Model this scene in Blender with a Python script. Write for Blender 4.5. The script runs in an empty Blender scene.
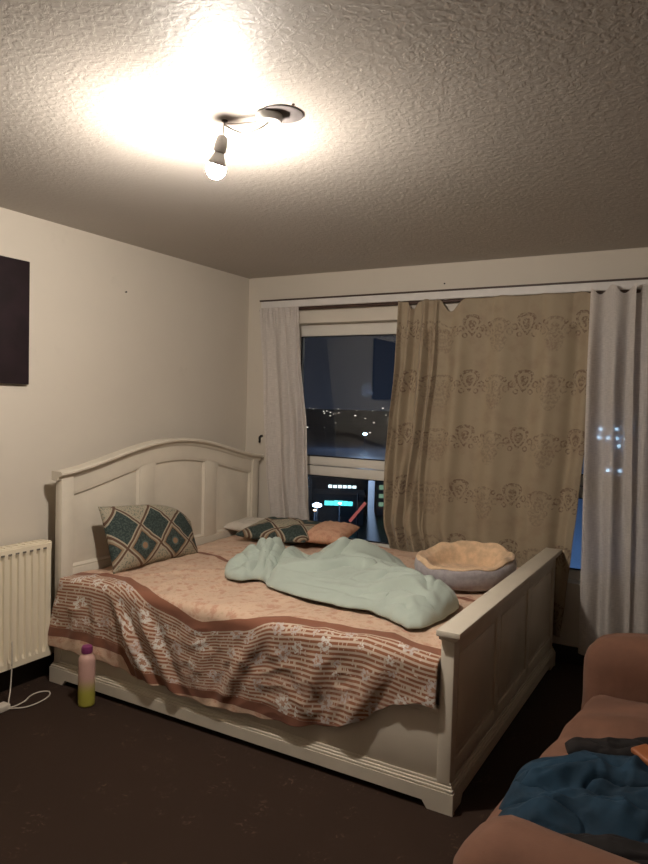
import bpy, bmesh, math, random
from mathutils import Vector, Matrix, noise as mn

C = bpy.context.scene
COL = C.collection
PI = math.pi
rnd = random.Random(7)

# ------------------------------------------------------------------ camera
cam_d = bpy.data.cameras.new('camera')
cam_d.sensor_fit = 'VERTICAL'
cam_d.sensor_height = 36.0
cam_d.lens = 691.19 * 36.0 / 864.0
cam_d.clip_start = 0.05
cam_d.clip_end = 5000
cam = bpy.data.objects.new('camera', cam_d)
COL.objects.link(cam)
r_ = Vector((0.86934412, 0.49346913, 0.02700043))
u_ = Vector((-0.04434086, 0.02346861, 0.99874076))
f_ = Vector((-0.49221407, 0.86944663, -0.04228315))
m4 = Matrix((r_, u_, -f_)).transposed().to_4x4()
m4.translation = Vector((3.06776643, -4.22913044, 1.49297694))
cam.matrix_world = m4
C.camera = cam

# ------------------------------------------------------------------ exposure, world
C.view_settings.view_transform = 'Standard'
C.view_settings.look = 'None'
C.view_settings.gamma = 1.0
C.view_settings.use_curve_mapping = False
C.view_settings.exposure = 0.0
BULB_STRENGTH = 2400.0
BULB_COLOR = (1.0, 0.90, 0.79)

world = bpy.data.worlds.new('night')
C.world = world
world.use_nodes = True
wt = world.node_tree
wt.nodes.clear()
wo = wt.nodes.new('ShaderNodeOutputWorld')
wb = wt.nodes.new('ShaderNodeBackground')
wc = wt.nodes.new('ShaderNodeTexCoord')
ws = wt.nodes.new('ShaderNodeSeparateXYZ')
wr = wt.nodes.new('ShaderNodeValToRGB')
wt.links.new(wc.outputs['Generated'], ws.inputs[0])
wt.links.new(ws.outputs['Z'], wr.inputs[0])
wr.color_ramp.elements[0].position = 0.0
wr.color_ramp.elements[0].color = (0.013, 0.018, 0.030, 1)
wr.color_ramp.elements[1].position = 0.25
wr.color_ramp.elements[1].color = (0.0025, 0.0032, 0.006, 1)
wt.links.new(wr.outputs[0], wb.inputs[0])
wb.inputs[1].default_value = 1.0
wt.links.new(wb.outputs[0], wo.inputs[0])

# ------------------------------------------------------------------ node maths helper
class NT:
    def __init__(s, mat):
        s.t = mat.node_tree
    def n(s, kind, **kw):
        x = s.t.nodes.new(kind)
        for k, v in kw.items():
            setattr(x, k, v)
        return x
    def link(s, a, b):
        s.t.links.new(a, b)
    def math(s, op, a, b=None, c=None):
        x = s.n('ShaderNodeMath', operation=op)
        for i, v in enumerate((a, b, c)):
            if v is None: continue
            if isinstance(v, V): s.link(v.s, x.inputs[i])
            else: x.inputs[i].default_value = float(v)
        return V(s, x.outputs[0])
    def mix(s, fac, a, b):
        x = s.n('ShaderNodeMix', data_type='RGBA')
        for i, v in ((0, fac), (6, a), (7, b)):
            if isinstance(v, V): s.link(v.s, x.inputs[i])
            elif i == 0: x.inputs[0].default_value = v
            else: x.inputs[i].default_value = (*v[:3], 1)
        return V(s, x.outputs[2])
    def vec(s, x, y, z=0.0):
        c = s.n('ShaderNodeCombineXYZ')
        for i, v in enumerate((x, y, z)):
            if isinstance(v, V): s.link(v.s, c.inputs[i])
            else: c.inputs[i].default_value = v
        return V(s, c.outputs[0])
    def noise(s, vec, scale, detail=3, rough=.5, dist=0):
        x = s.n('ShaderNodeTexNoise')
        if vec is not None: s.link(vec.s, x.inputs['Vector'])
        x.inputs['Scale'].default_value = scale
        x.inputs['Detail'].default_value = detail
        x.inputs['Roughness'].default_value = rough
        x.inputs['Distortion'].default_value = dist
        return V(s, x.outputs[0])
    def voro(s, vec, scale, feature='F1', rand=1.0):
        x = s.n('ShaderNodeTexVoronoi', feature=feature)
        if vec is not None: s.link(vec.s, x.inputs['Vector'])
        x.inputs['Scale'].default_value = scale
        x.inputs['Randomness'].default_value = rand
        return x
    def uv(s):
        x = s.n('ShaderNodeUVMap'); x.uv_map = 'UVMap'
        q = s.n('ShaderNodeSeparateXYZ'); s.link(x.outputs[0], q.inputs[0])
        return V(s, x.outputs[0]), V(s, q.outputs[0]), V(s, q.outputs[1])
    def obj(s):
        x = s.n('ShaderNodeTexCoord')
        q = s.n('ShaderNodeSeparateXYZ'); s.link(x.outputs['Object'], q.inputs[0])
        return V(s, x.outputs['Object']), V(s, q.outputs[0]), V(s, q.outputs[1]), V(s, q.outputs[2])
    def step(s, a, lo, hi):      # smooth 0..1 between lo and hi
        x = s.n('ShaderNodeMapRange', interpolation_type='SMOOTHSTEP')
        s.link(a.s, x.inputs[0])
        x.inputs[1].default_value = lo; x.inputs[2].default_value = hi
        return V(s, x.outputs[0])

class V:
    def __init__(s, nt, sock): s.nt = nt; s.s = sock
    def __add__(s, o): return s.nt.math('ADD', s, o)
    __radd__ = __add__
    def __sub__(s, o): return s.nt.math('SUBTRACT', s, o)
    def __rsub__(s, o): return s.nt.math('SUBTRACT', o, s)
    def __mul__(s, o): return s.nt.math('MULTIPLY', s, o)
    __rmul__ = __mul__
    def __truediv__(s, o): return s.nt.math('DIVIDE', s, o)
    def fract(s): return s.nt.math('FRACT', s)
    def floor(s): return s.nt.math('FLOOR', s)
    def abs(s): return s.nt.math('ABSOLUTE', s)
    def lt(s, o): return s.nt.math('LESS_THAN', s, o)
    def gt(s, o): return s.nt.math('GREATER_THAN', s, o)
    def sqrt(s): return s.nt.math('SQRT', s)
    def min(s, o): return s.nt.math('MINIMUM', s, o)
    def max(s, o): return s.nt.math('MAXIMUM', s, o)
    def mod(s, o): return s.nt.math('FLOORED_MODULO', s, o)

def mat(name, color=(.5, .5, .5), rough=.6, metal=0, build=None, sheen=0, alpha=None):
    m = bpy.data.materials.new(name)
    m.use_nodes = True
    p = m.node_tree.nodes['Principled BSDF']
    p.inputs['Base Color'].default_value = (*color, 1)
    p.inputs['Roughness'].default_value = rough
    p.inputs['Metallic'].default_value = metal
    p.inputs['Specular IOR Level'].default_value = .35
    if sheen:
        p.inputs['Sheen Weight'].default_value = sheen
        p.inputs['Sheen Roughness'].default_value = .5
    nt = NT(m)
    if build:
        out = build(nt, p)
        if isinstance(out, V): nt.link(out.s, p.inputs['Base Color'])
    return m

def bump(nt, p, h, strength=.3, dist=.002):
    b = nt.n('ShaderNodeBump')
    b.inputs['Strength'].default_value = strength
    b.inputs['Distance'].default_value = dist
    nt.link(h.s, b.inputs['Height'])
    nt.link(b.outputs[0], p.inputs['Normal'])

def tint(c, k):
    return tuple(min(1, x * k) for x in c)

def mottled(c, scale=8, amt=.12, bstr=.0, bscale=200, bdist=.001):
    def f(nt, p):
        o = nt.obj()[0]
        n = nt.noise(o, scale, 4, .6)
        if bstr: bump(nt, p, nt.noise(o, bscale, 3, .6), bstr, bdist)
        return nt.mix(nt.step(n, .3, .7), tint(c, 1 - amt), tint(c, 1 + amt))
    return f

def emis(name, color, strength, nee=True):
    m = bpy.data.materials.new(name); m.use_nodes = True
    t = m.node_tree; t.nodes.clear()
    o = t.nodes.new('ShaderNodeOutputMaterial'); e = t.nodes.new('ShaderNodeEmission')
    e.inputs[0].default_value = (*color, 1); e.inputs[1].default_value = strength
    t.links.new(e.outputs[0], o.inputs[0])
    if not nee: m.cycles.emission_sampling = 'NONE'
    return m

# ------------------------------------------------------------------ materials
WALLC = (.62, .565, .485)
def b_wall(nt, p):
    o = nt.obj()[0]
    bump(nt, p, nt.noise(o, 90, 4, .6), .12, .002)
    n = nt.noise(o, 1.6, 4, .6)
    smudge = nt.step(nt.noise(o, 5, 5, .65), .62, .8)
    c = nt.mix(n, tint(WALLC, .93), tint(WALLC, 1.06))
    return nt.mix(smudge * .25, c, tint(WALLC, .7))
M_wall = mat('cream wall paint', rough=.75, build=b_wall)
M_wall_dark = mat('dark low-bounce wall', rough=.8, build=mottled((.16, .12, .09), 3, .06))  # for the unseen right wall, darkened to cut bounce onto the footboard
def b_ceil(nt, p):
    o = nt.obj()[0]
    w = nt.noise(o, 42, 4, .55, .6)
    v = nt.voro(o, 60)
    h = nt.step(w, .42, .6) * .8 + V(nt, v.outputs['Distance']) * .5
    bump(nt, p, h, .22, .005)
    return nt.mix(nt.noise(o, 2.2, 3), (.43, .395, .355), (.48, .44, .40))
M_ceil = mat('textured ceiling paint', rough=.55, build=b_ceil)
def b_carpet(nt, p):
    o, x, y, z = nt.obj()
    v = nt.voro(o, 7)
    d = V(nt, v.outputs['Distance'])
    sprig = nt.step(nt.noise(o, 38, 4, .7, 1.5), .56, .64) * (1 - nt.step(d, .25, .45))
    n = nt.noise(o, 3, 4)
    c = nt.mix(n, (.024, .0115, .0065), (.033, .0165, .0095))
    bump(nt, p, nt.noise(o, 350, 3, .7), .5, .004)
    return nt.mix(sprig * .7, c, (.10, .056, .034))
M_carpet = mat('dark brown patterned carpet', rough=.95, build=b_carpet)
M_skirt = mat('dark brown skirting', (.03, .022, .018), .6, build=mottled((.03, .022, .018)))  # one dark brown tone for both baseboards
M_bed = mat('cream painted wood', rough=.38, build=mottled((.66, .60, .50), 5, .04, .05, 40))
M_mattress = mat('mattress ticking', rough=.8, build=mottled((.6, .55, .48), 12, .05))
M_frame = mat('white window frame plastic', rough=.35, build=mottled((.70, .67, .61), 4, .03))
M_rail = mat('white curtain track', rough=.45, build=mottled((.66, .63, .60), 9, .04))
M_dark = mat('dark brown track lip', rough=.5, build=mottled((.055, .03, .022), 9, .1))
M_rad = mat('cream radiator enamel', rough=.35, build=mottled((.80, .715, .55), 3, .03))
M_slot = mat('radiator slot shadow gap', rough=.7, build=mottled((.16, .14, .11), 9, .05))
M_canvas = mat('dark aubergine canvas', rough=.7, build=mottled((.016, .008, .011), 7, .25, .2, 300))
M_white = mat('white plastic', rough=.4, build=mottled((.75, .74, .72), 10, .03))
M_grey = mat('grey dusty plastic', rough=.6, build=mottled((.20, .18, .18), 20, .08))
M_wire = mat('white flex', rough=.5, build=mottled((.5, .46, .42), 20, .05))
M_metal = mat('dull metal', rough=.4, metal=.8, build=mottled((.2, .18, .16), 20, .1))
M_black = mat('black paint', rough=.5, build=mottled((.02, .018, .018), 20, .1))
M_cable = mat('white cable', rough=.45, build=mottled((.62, .56, .48), 20, .04))
M_sofa = mat('brown velour upholstery', rough=.85, sheen=.1, build=mottled((.165, .075, .045), 6, .16, .35, 220, .002))
M_jacket = mat('dark blue cotton', rough=.9, build=mottled((.007, .028, .052), 9, .3, .35, 400))
M_jackdark = mat('near-black knit', rough=.9, build=mottled((.009, .007, .007), 9, .3, .4, 260))
M_orange = mat('orange tan leather', rough=.5, build=mottled((.30, .10, .035), 9, .15))
M_duvet = mat('pale sage duvet cotton', rough=.85, sheen=.15, build=mottled((.40, .465, .415), 4, .05, .3, 160, .002))
M_felt = mat('grey felt', rough=.95, sheen=.3, build=mottled((.34, .31, .32), 30, .15, .5, 300))
M_fleece = mat('apricot fleece', rough=.95, sheen=.2, build=mottled((.70, .49, .31), 25, .14, .8, 180, .004))

FL_PEACH = ((.62, .445, .325), (.44, .19, .125), (.56, .44, .34))
def floral(nt, vec, base=FL_PEACH[0]):
    v = nt.voro(vec, 20)
    d = V(nt, v.outputs['Distance'])
    n = nt.noise(vec, 70, 3, .6, 1.0)
    fl = (1 - nt.step(d + (n - .5) * .9, .16, .46))
    leaf = nt.step(nt.noise(vec, 42, 3, .6, 2.0), .58, .64)
    c = nt.mix(nt.noise(vec, 9, 2), tint(base, .93), tint(base, 1.07))
    c = nt.mix(leaf * .5, c, (.42, .29, .19))
    v2 = nt.voro(vec, 31)
    f2 = 1 - nt.step(V(nt, v2.outputs['Distance']) + (n - .5) * .6, .22, .40)
    c = nt.mix(f2 * .35, c, (.50, .26, .18))
    return nt.mix(fl * .55, c, FL_PEACH[1])

def b_spread(nt, p):
    uv, u, v = nt.uv()
    BR = (.24, .095, .055)
    peach = floral(nt, uv)
    # printed broken stripes
    st = ((v / .0178).fract()).lt(.54)
    row = (v / .0178).floor()
    br = nt.noise(nt.vec(u * 58, row * 7.3), 1.0, 2, .6)
    gap = br.gt(.615)
    cream = (.54, .435, .34)
    c_st = nt.mix(st * (1 - gap), cream, (.27, .105, .055))
    vo = nt.voro(nt.vec(u * 1.0, v * 1.0 + 3.1), 9.0)
    # petals
    pos = nt.n('ShaderNodeVectorMath', operation='SUBTRACT')
    nt.link(nt.vec(u, v + 3.1).s, pos.inputs[0])
    sc = nt.n('ShaderNodeVectorMath', operation='SCALE'); sc.inputs['Scale'].default_value = 1.0
    nt.link(vo.outputs['Position'], sc.inputs[0])
    nt.link(sc.outputs[0], pos.inputs[1])
    ps = nt.n('ShaderNodeSeparateXYZ'); nt.link(pos.outputs[0], ps.inputs[0])
    dx, dy = V(nt, ps.outputs[0]), V(nt, ps.outputs[1])
    ang = nt.math('ARCTAN2', dy, dx)
    rr = (dx * dx + dy * dy).sqrt()
    pet = nt.math('COSINE', ang * 6.0) * .007 + .030
    cr = nt.n('ShaderNodeSeparateColor'); nt.link(vo.outputs['Color'], cr.inputs[0])
    big = V(nt, cr.outputs[0])
    pet = pet * (big * .9 + .35)
    fl = rr.lt(pet)
    core = rr.lt(pet * .3)
    flc = nt.mix(V(nt, cr.outputs[1]).gt(.5), (.66, .62, .57), (.52, .46, .43))
    flc = nt.mix(nt.noise(uv, 90, 2).gt(.56), flc, (.42, .24, .17))
    c_st = nt.mix(fl, c_st, nt.mix(core, flc, (.36, .2, .13)))
    sm = nt.noise(uv, 55, 2, .5, 1.2).gt(.66)
    c_st = nt.mix(sm, c_st, (.60, .50, .42))
    # second layer: denser printed flower patches low on the panel
    low = nt.step(v, .22, .34) * nt.step(nt.noise(uv, 6, 1), .45, .6) * nt.noise(uv, 75, 3, .6).gt(.5)
    c_st = nt.mix(low * .7, c_st, (.42, .27, .21))
    c = nt.mix(v.gt(0.0), peach, nt.mix(nt.noise(uv, 40, 2), tint(BR, .95), tint(BR, 1.08)))
    c = nt.mix(v.gt(.062), c, c_st)
    c = nt.mix(v.gt(.42), c, nt.mix(nt.noise(uv, 40, 2), tint(BR, .8), tint(BR, .95)))
    c = nt.mix(v.gt(.468), c, peach)
    back = (v + .685).abs().lt(.02)
    c = nt.mix(back, c, BR)
    bump(nt, p, nt.noise(uv, 60, 3) + nt.noise(uv, 400, 2) * .4, .3, .002)
    return c
M_spread = mat('printed floral bedspread cotton', rough=.85, build=b_spread, sheen=.1)

def b_peachpillow(nt, p):
    uv, u, v = nt.uv()
    return floral(nt, uv, (.62, .36, .24))
M_peach = mat('peach floral cotton', rough=.85, build=b_peachpillow)

def b_cushion(nt, p):
    uv, u, v = nt.uv()
    W = .185
    a = (u / W + v / (W * .95)) * .75; b = (u / W - v / (W * .95)) * .75
    ia, ib = a.floor(), b.floor()
    fa, fb = a.fract(), b.fract()
    ea = fa.min(1 - fa); eb = fb.min(1 - fb)
    e = ea.min(eb)
    row = (ia - ib).mod(3.0)
    TE = (.026, .042, .039); CR = (.36, .32, .24); BRN = (.11, .06, .038); TAN = (.27, .19, .12)
    n = nt.noise(uv, 90, 3, .7)
    teal = nt.mix(n.gt(.52), TE, (.062, .082, .074))
    cream = nt.mix(n.gt(.55), CR, (.16, .17, .13))
    da = (fa - .5).abs().max((fb - .5).abs())
    nest = nt.mix(da.lt(.365), TAN, BRN)
    nest = nt.mix(da.lt(.345), nest, teal)
    rad = ((fa - .5) * (fa - .5) + (fb - .5) * (fb - .5)).sqrt()
    nest = nt.mix(rad.lt(.16), nest, (.09, .12, .11))
    nest = nt.mix(rad.lt(.11), nest, (.27, .17, .10))
    inner = nt.mix(row.lt(.5), nt.mix(row.lt(1.5), teal, nest), cream)
    c = nt.mix(e.lt(.085), inner, CR)
    c = nt.mix(e.lt(.036), c, BRN)
    bump(nt, p, nt.noise(uv, 300, 2), .4, .0015)
    return c
M_cushion = mat('teal and brown diamond tapestry', rough=.85, build=b_cushion)

def b_damask(nt, p):
    uv, u, v = nt.uv()
    A = (.33, .265, .18); B = (.135, .08, .052); Cc = (.25, .175, .12)
    def motif(du, dv, faint):
        x = ((u + du) / .36).fract() - .5
        y = ((v + dv) / .345).fract() - .5
        X = x.abs() * .36; Y = y * .345
        # teardrop ring
        w = (Y * .45 + .045).max(.004)
        td = ((X / w) * (X / w) + (Y / .06) * (Y / .06)).sqrt()
        ring = (td - 1).abs().lt(.16)
        core = td.lt(.55)
        # curls at each side
        cx = X - .075; cy = Y + .02
        rr = (cx * cx + cy * cy).sqrt()
        curl = (rr - .017).abs().lt(.005)
        cx2 = X - .045; cy2 = Y + .065
        r2 = (cx2 * cx2 + cy2 * cy2).sqrt()
        curl2 = (r2 - .013).abs().lt(.0045)
        cx3 = X - .118
        r3 = (cx3 * cx3 + (Y - .005) * (Y - .005)).sqrt()
        c3 = (r3 - .011).abs().lt(.005)
        return (ring.max(core)).max(curl).max(curl2).max(c3) * faint
    m = motif(0, 0, .85).max(motif(.18, .03, .5))
    x = ((u + .18) / .36).fract() - .5; y = ((v + .10) / .345).fract() - .5
    ov = ((x * .36 / .055) * (x * .36 / .055) + (y * .345 / .075) * (y * .345 / .075)).sqrt()
    m = m.max(ov.lt(1.0) * .35)
    n = nt.noise(uv, 60, 4, .65)
    m = m * nt.step(n, .40, .60)
    blot = nt.step(nt.noise(uv, 9, 4, .6), .45, .7) * .45
    base = nt.mix(blot, A, Cc)
    bump(nt, p, nt.noise(uv, 500, 2) + m * .6, .3, .001)
    return nt.mix(m, base, B)
M_damask = mat('tan damask curtain cloth', rough=.7, build=b_damask, sheen=.15)

def sheer(name, c, tr):
    m = bpy.data.materials.new(name); m.use_nodes = True
    nt = NT(m); m.node_tree.nodes.clear()
    o = nt.n('ShaderNodeOutputMaterial')
    uv, u, v = nt.uv()
    weave = (nt.noise(nt.vec(u * 260, v * 14), 1.0, 2) + nt.noise(nt.vec(u * 14, v * 260), 1.0, 2)) * .5
    col = nt.mix(nt.step(weave, .35, .65), tint(c, .86), tint(c, 1.1))
    d = nt.n('ShaderNodeBsdfDiffuse'); nt.link(col.s, d.inputs[0])
    tl = nt.n('ShaderNodeBsdfTranslucent'); nt.link(col.s, tl.inputs[0])
    m1 = nt.n('ShaderNodeMixShader'); m1.inputs[0].default_value = .25
    nt.link(d.outputs[0], m1.inputs[1]); nt.link(tl.outputs[0], m1.inputs[2])
    tp = nt.n('ShaderNodeBsdfTransparent')
    m2 = nt.n('ShaderNodeMixShader'); m2.inputs[0].default_value = tr
    nt.link(m1.outputs[0], m2.inputs[1]); nt.link(tp.outputs[0], m2.inputs[2])
    nt.link(m2.outputs[0], o.inputs[0])
    return m
M_sheer = sheer('grey linen voile', (.70, .65, .61), .06)

def b_bottle(nt, p):
    o, x, y, z = nt.obj()
    t = nt.step(z, .06, .15)
    return nt.mix(t, (.42, .40, .07), (.58, .36, .31))
M_bottle = mat('pink to lime frosted bottle', rough=.35, build=b_bottle)
M_cap = mat('purple plastic', rough=.4, build=mottled((.25, .05, .16), 15, .08))

M_glass = bpy.data.materials.new('window glass'); M_glass.use_nodes = True
_nt = NT(M_glass); M_glass.node_tree.nodes.clear()
_o = _nt.n('ShaderNodeOutputMaterial')
_fr = _nt.n('ShaderNodeFresnel'); _fr.inputs[0].default_value = 1.5
_gl = _nt.n('ShaderNodeBsdfGlossy'); _gl.inputs['Roughness'].default_value = 0.0
_gl.inputs[0].default_value = (.9, .95, 1, 1)
_tp = _nt.n('ShaderNodeBsdfTransparent'); _tp.inputs[0].default_value = (.95, .97, .98, 1)
_mx = _nt.n('ShaderNodeMixShader')
_nt.link(_fr.outputs[0], _mx.inputs[0]); _nt.link(_tp.outputs[0], _mx.inputs[1]); _nt.link(_gl.outputs[0], _mx.inputs[2])
_nt.link(_mx.outputs[0], _o.inputs[0])

# ------------------------------------------------------------------ mesh helpers
def tag(o, label=None, cat=None, group=None, kind=None):
    if label: o['label'] = label
    if cat: o['category'] = cat
    if group: o['group'] = group
    if kind: o['kind'] = kind
    return o

def empty(name, loc=(0, 0, 0), rz=0, label=None, cat=None, group=None):
    o = bpy.data.objects.new(name, None)
    o.empty_display_size = .1
    COL.objects.link(o)
    o.location = loc; o.rotation_euler = (0, 0, rz)
    return tag(o, label, cat, group)

class MB:
    """collects shapes, then builds ONE mesh object"""
    def __init__(s): s.bm = bmesh.new()
    def box(s, lo, hi, bev=0.0, seg=2):
        t = bmesh.new()
        bmesh.ops.create_cube(t, size=1)
        for v in t.verts:
            v.co = Vector([lo[i] + (v.co[i] + .5) * (hi[i] - lo[i]) for i in range(3)])
        if bev:
            bmesh.ops.bevel(t, geom=t.edges[:], offset=bev, segments=seg, profile=.5, affect='EDGES')
        s._join(t); return s
    def _join(s, t):
        me = bpy.data.meshes.new('tmp'); t.to_mesh(me); t.free()
        s.bm.from_mesh(me); bpy.data.meshes.remove(me)
    def lathe(s, prof, c=(0, 0, 0), seg=40, axis='z'):
        rings = []
        for r, z in prof:
            ring = []
            for k in range(seg):
                a = 2 * PI * k / seg
                p = (r * math.cos(a), r * math.sin(a), z)
                if axis == 'x': p = (z, p[0], p[1])
                if axis == 'y': p = (p[0], z, p[1])
                ring.append(s.bm.verts.new((c[0] + p[0], c[1] + p[1], c[2] + p[2])))
            rings.append(ring)
        for a, b in zip(rings, rings[1:]):
            for k in range(seg):
                s.bm.faces.new((a[k], a[(k + 1) % seg], b[(k + 1) % seg], b[k]))
        s.bm.faces.new(rings[0][::-1]); s.bm.faces.new(rings[-1])
        return s
    def tube(s, pts, r, seg=8, close=False, smooth=0):
        pts = [Vector(p) for p in pts]
        if smooth:
            pts = catmull(pts, smooth, close)
        n = len(pts); rings = []
        up = Vector((0, 0, 1)); 
        for i, p in enumerate(pts):
            if close: d = pts[(i + 1) % n] - pts[i - 1]
            else: d = pts[min(i + 1, n - 1)] - pts[max(i - 1, 0)]
            d.normalize()
            a = d.cross(up)
            if a.length < .05: a = d.cross(Vector((0, 1, 0)))
            a.normalize(); b = a.cross(d)
            rr = r(i / (n - 1)) if callable(r) else r
            rings.append([s.bm.verts.new(p + (a * math.cos(2 * PI * k / seg) + b * math.sin(2 * PI * k / seg)) * rr) for k in range(seg)])
        m = n if close else n - 1
        for i in range(m):
            A, B = rings[i], rings[(i + 1) % n]
            for k in range(seg):
                s.bm.faces.new((A[k], A[(k + 1) % seg], B[(k + 1) % seg], B[k]))
        if not close:
            s.bm.faces.new(rings[0][::-1]); s.bm.faces.new(rings[-1])
        return s
    def prism(s, poly, axis, lo, hi):
        """extrude a 2-D polygon along an axis"""
        def P(a, b, c):
            return {'x': (c, a, b), 'y': (a, c, b), 'z': (a, b, c)}[axis]
        A = [s.bm.verts.new(P(a, b, lo)) for a, b in poly]
        B = [s.bm.verts.new(P(a, b, hi)) for a, b in poly]
        n = len(poly)
        for i in range(n):
            s.bm.faces.new((A[i], A[(i + 1) % n], B[(i + 1) % n], B[i]))
        s.bm.faces.new(A[::-1]); s.bm.faces.new(B)
        return s
    def build(s, name, m, parent=None, smooth=False, loc=None, rz=None, auto=None):
        bmesh.ops.recalc_face_normals(s.bm, faces=s.bm.faces)
        me = bpy.data.meshes.new(name); s.bm.to_mesh(me); s.bm.free()
        return finish(name, me, m, parent, smooth, loc, rz, auto)

def finish(name, me, m, parent=None, smooth=False, loc=None, rz=None, auto=None):
    me.materials.append(m)
    if smooth or auto:
        me.polygons.foreach_set('use_smooth', [True] * len(me.polygons))
    if auto:
        me.set_sharp_from_angle(angle=math.radians(auto))
    o = bpy.data.objects.new(name, me); COL.objects.link(o)
    if parent: o.parent = parent
    if loc: o.location = loc
    if rz is not None: o.rotation_euler = (0, 0, rz)
    return o

def catmull(P, k, close=False):
    out = []; n = len(P)
    rng = range(n if close else n - 1)
    for i in rng:
        if close: a, b, c, d = P[i - 1], P[i], P[(i + 1) % n], P[(i + 2) % n]
        else: a, b, c, d = P[max(i - 1, 0)], P[i], P[i + 1], P[min(i + 2, n - 1)]
        for j in range(k):
            t = j / k
            out.append(.5 * ((2 * b) + (c - a) * t + (2 * a - 5 * b + 4 * c - d) * t * t + (3 * b - a - 3 * c + d) * t ** 3))
    if not close: out.append(P[-1])
    return out

def grid(name, nu, nv, fn, m, parent=None, thick=0.0, loc=None, rz=None, wrap=False, uvf=None):
    """fn(i/nu, j/nv) -> (x, y, z, U, V)"""
    verts = []; uvs = []
    for j in range(nv + 1):
        for i in range(nu + 1):
            x, y, z, U, W = fn(i / nu, j / nv)
            verts.append((x, y, z)); uvs.append((U, W))
    faces = []
    for j in range(nv):
        for i in range(nu):
            a = j * (nu + 1) + i
            faces.append((a, a + 1, a + nu + 2, a + nu + 1))
    me = bpy.data.meshes.new(name); me.from_pydata(verts, [], faces)
    uvl = me.uv_layers.new(name='UVMap')
    for p in me.polygons:
        for li in p.loop_indices:
            uvl.data[li].uv = uvs[me.loops[li].vertex_index]
    o = finish(name, me, m, parent, True, loc, rz)
    if thick:
        s = o.modifiers.new('thickness', 'SOLIDIFY'); s.thickness = thick; s.offset = 0
    return o

def lerp(a, b, t): return a + (b - a) * t
def interp(tab, x):
    if x <= tab[0][0]: return tab[0][1]
    for (a, fa), (b, fb) in zip(tab, tab[1:]):
        if x <= b:
            t = (x - a) / (b - a); t = t * t * (3 - 2 * t) * .5 + t * .5
            return fa + (fb - fa) * t
    return tab[-1][1]
def ss(a, b, x):
    t = max(0, min(1, (x - a) / (b - a))); return t * t * (3 - 2 * t)
def nz(x, y=0, z=0): return mn.noise(Vector((x, y, z)))
def gau(x, c, w): return math.exp(-((x - c) / w) ** 2)

# ================================================================== THE ROOM
RX, FY, H = 3.85, -5.1, 2.40
T = .15
def struct(name, mb, m, **k):
    return tag(mb.build(name, m, **k), kind='structure')
struct('floor', MB().box((-T, FY - T, -.15), (RX + T, .25, 0)), M_carpet)
struct('ceiling', MB().box((-T, FY - T, H), (RX + T, .25, H + .15)), M_ceil)
struct('wall_left', MB().box((-T, FY - T, 0), (0, .25, H)), M_wall)
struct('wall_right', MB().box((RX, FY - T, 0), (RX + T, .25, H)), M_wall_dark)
struct('wall_front', MB().box((0, FY - T, 0), (RX, FY, H)), M_wall)
WX0, WX1, WZ0, WZ1 = .34, 3.25, .47, 2.055
wb_ = MB()
wb_.box((0, 0, 0), (WX0, .25, H)).box((WX1, 0, 0), (RX, .25, H)).box((WX0, 0, 0), (WX1, .25, WZ0)).box((WX0, 0, WZ1), (WX1, .25, H))
struct('wall_back', wb_, M_wall)
struct('baseboard_left', MB().box((0, FY, 0), (.016, 0, .10), .003), M_skirt)
struct('baseboard_back', MB().box((.016, -.016, 0), (RX, 0, .10), .003), M_skirt)

# window: outer frame, transoms, mullion, panes, sill
win = empty('window_1', (0, 0, 0)); tag(win, kind='structure')
fy0, fy1 = .09, .16
fr = MB()
fr.box((WX0, fy0, 1.972), (WX1, fy1, WZ1), .004)
fr.box((WX0, fy0, WZ0), (WX1, fy1, .53), .004)
fr.box((WX0, fy0, .53), (WX0 + .06, fy1, 1.972), .004).box((WX1 - .06, fy0, .53), (WX1, fy1, 1.972), .004)
fr.box((1.72, fy0, .53), (1.80, fy1, 1.972), .004)
for a, b in ((WX0 + .06, 1.72), (1.80, WX1 - .06)):
    fr.box((a, fy0, 1.042), (b, fy1, 1.102), .004)
    fr.box((a, fy0 - .004, .969), (b, fy1, 1.036), .004)
fr.build('window_frame', M_frame, win, auto=35)
gm = MB()
for a, b in ((WX0 + .06, 1.72), (1.80, WX1 - .06)):
    for z0, z1 in ((.53, .969), (1.102, 1.972)):
        g = MB(); g.box((a, .123, z0), (b, .127, z1)); g.build('pane', M_glass, win)
        k = MB()
        k.box((a, .108, z0), (b, .118, z0 + .008)).box((a, .108, z1 - .008), (b, .118, z1))
        k.box((a, .108, z0), (a + .008, .118, z1)).box((b - .008, .108, z0), (b, .118, z1))
        k.build('gasket', M_black, win)
MB().box((WX0, 0.002, WZ0 - .03), (WX1, fy0, WZ0 + .005), .003).build('window_sill', M_frame, win)

# ================================================================== CURTAIN TRACK
tr = empty('curtain_track', (1.75, -.03, 2.2), 0, 'white curtain track with dark brown edges running above the whole window', 'curtain rail')
MB().box((-1.61, -.012, -.032), (1.95, .004, .018), .003).build('track_board', M_rail, tr)
MB().box((-1.615, -.026, .016), (1.95, .004, .026), .002).build('top_lip', M_dark, tr)
MB().box((-1.625, -.010, -.056), (1.95, .006, -.034), .006, 3).build('lower_rod', M_dark, tr, auto=40)
for x in (-1.3, -.2, .9, 1.8):
    MB().box((x - .012, -.006, -.05), (x + .012, .029, .03), .002).build('bracket', M_rail, tr)

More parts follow.
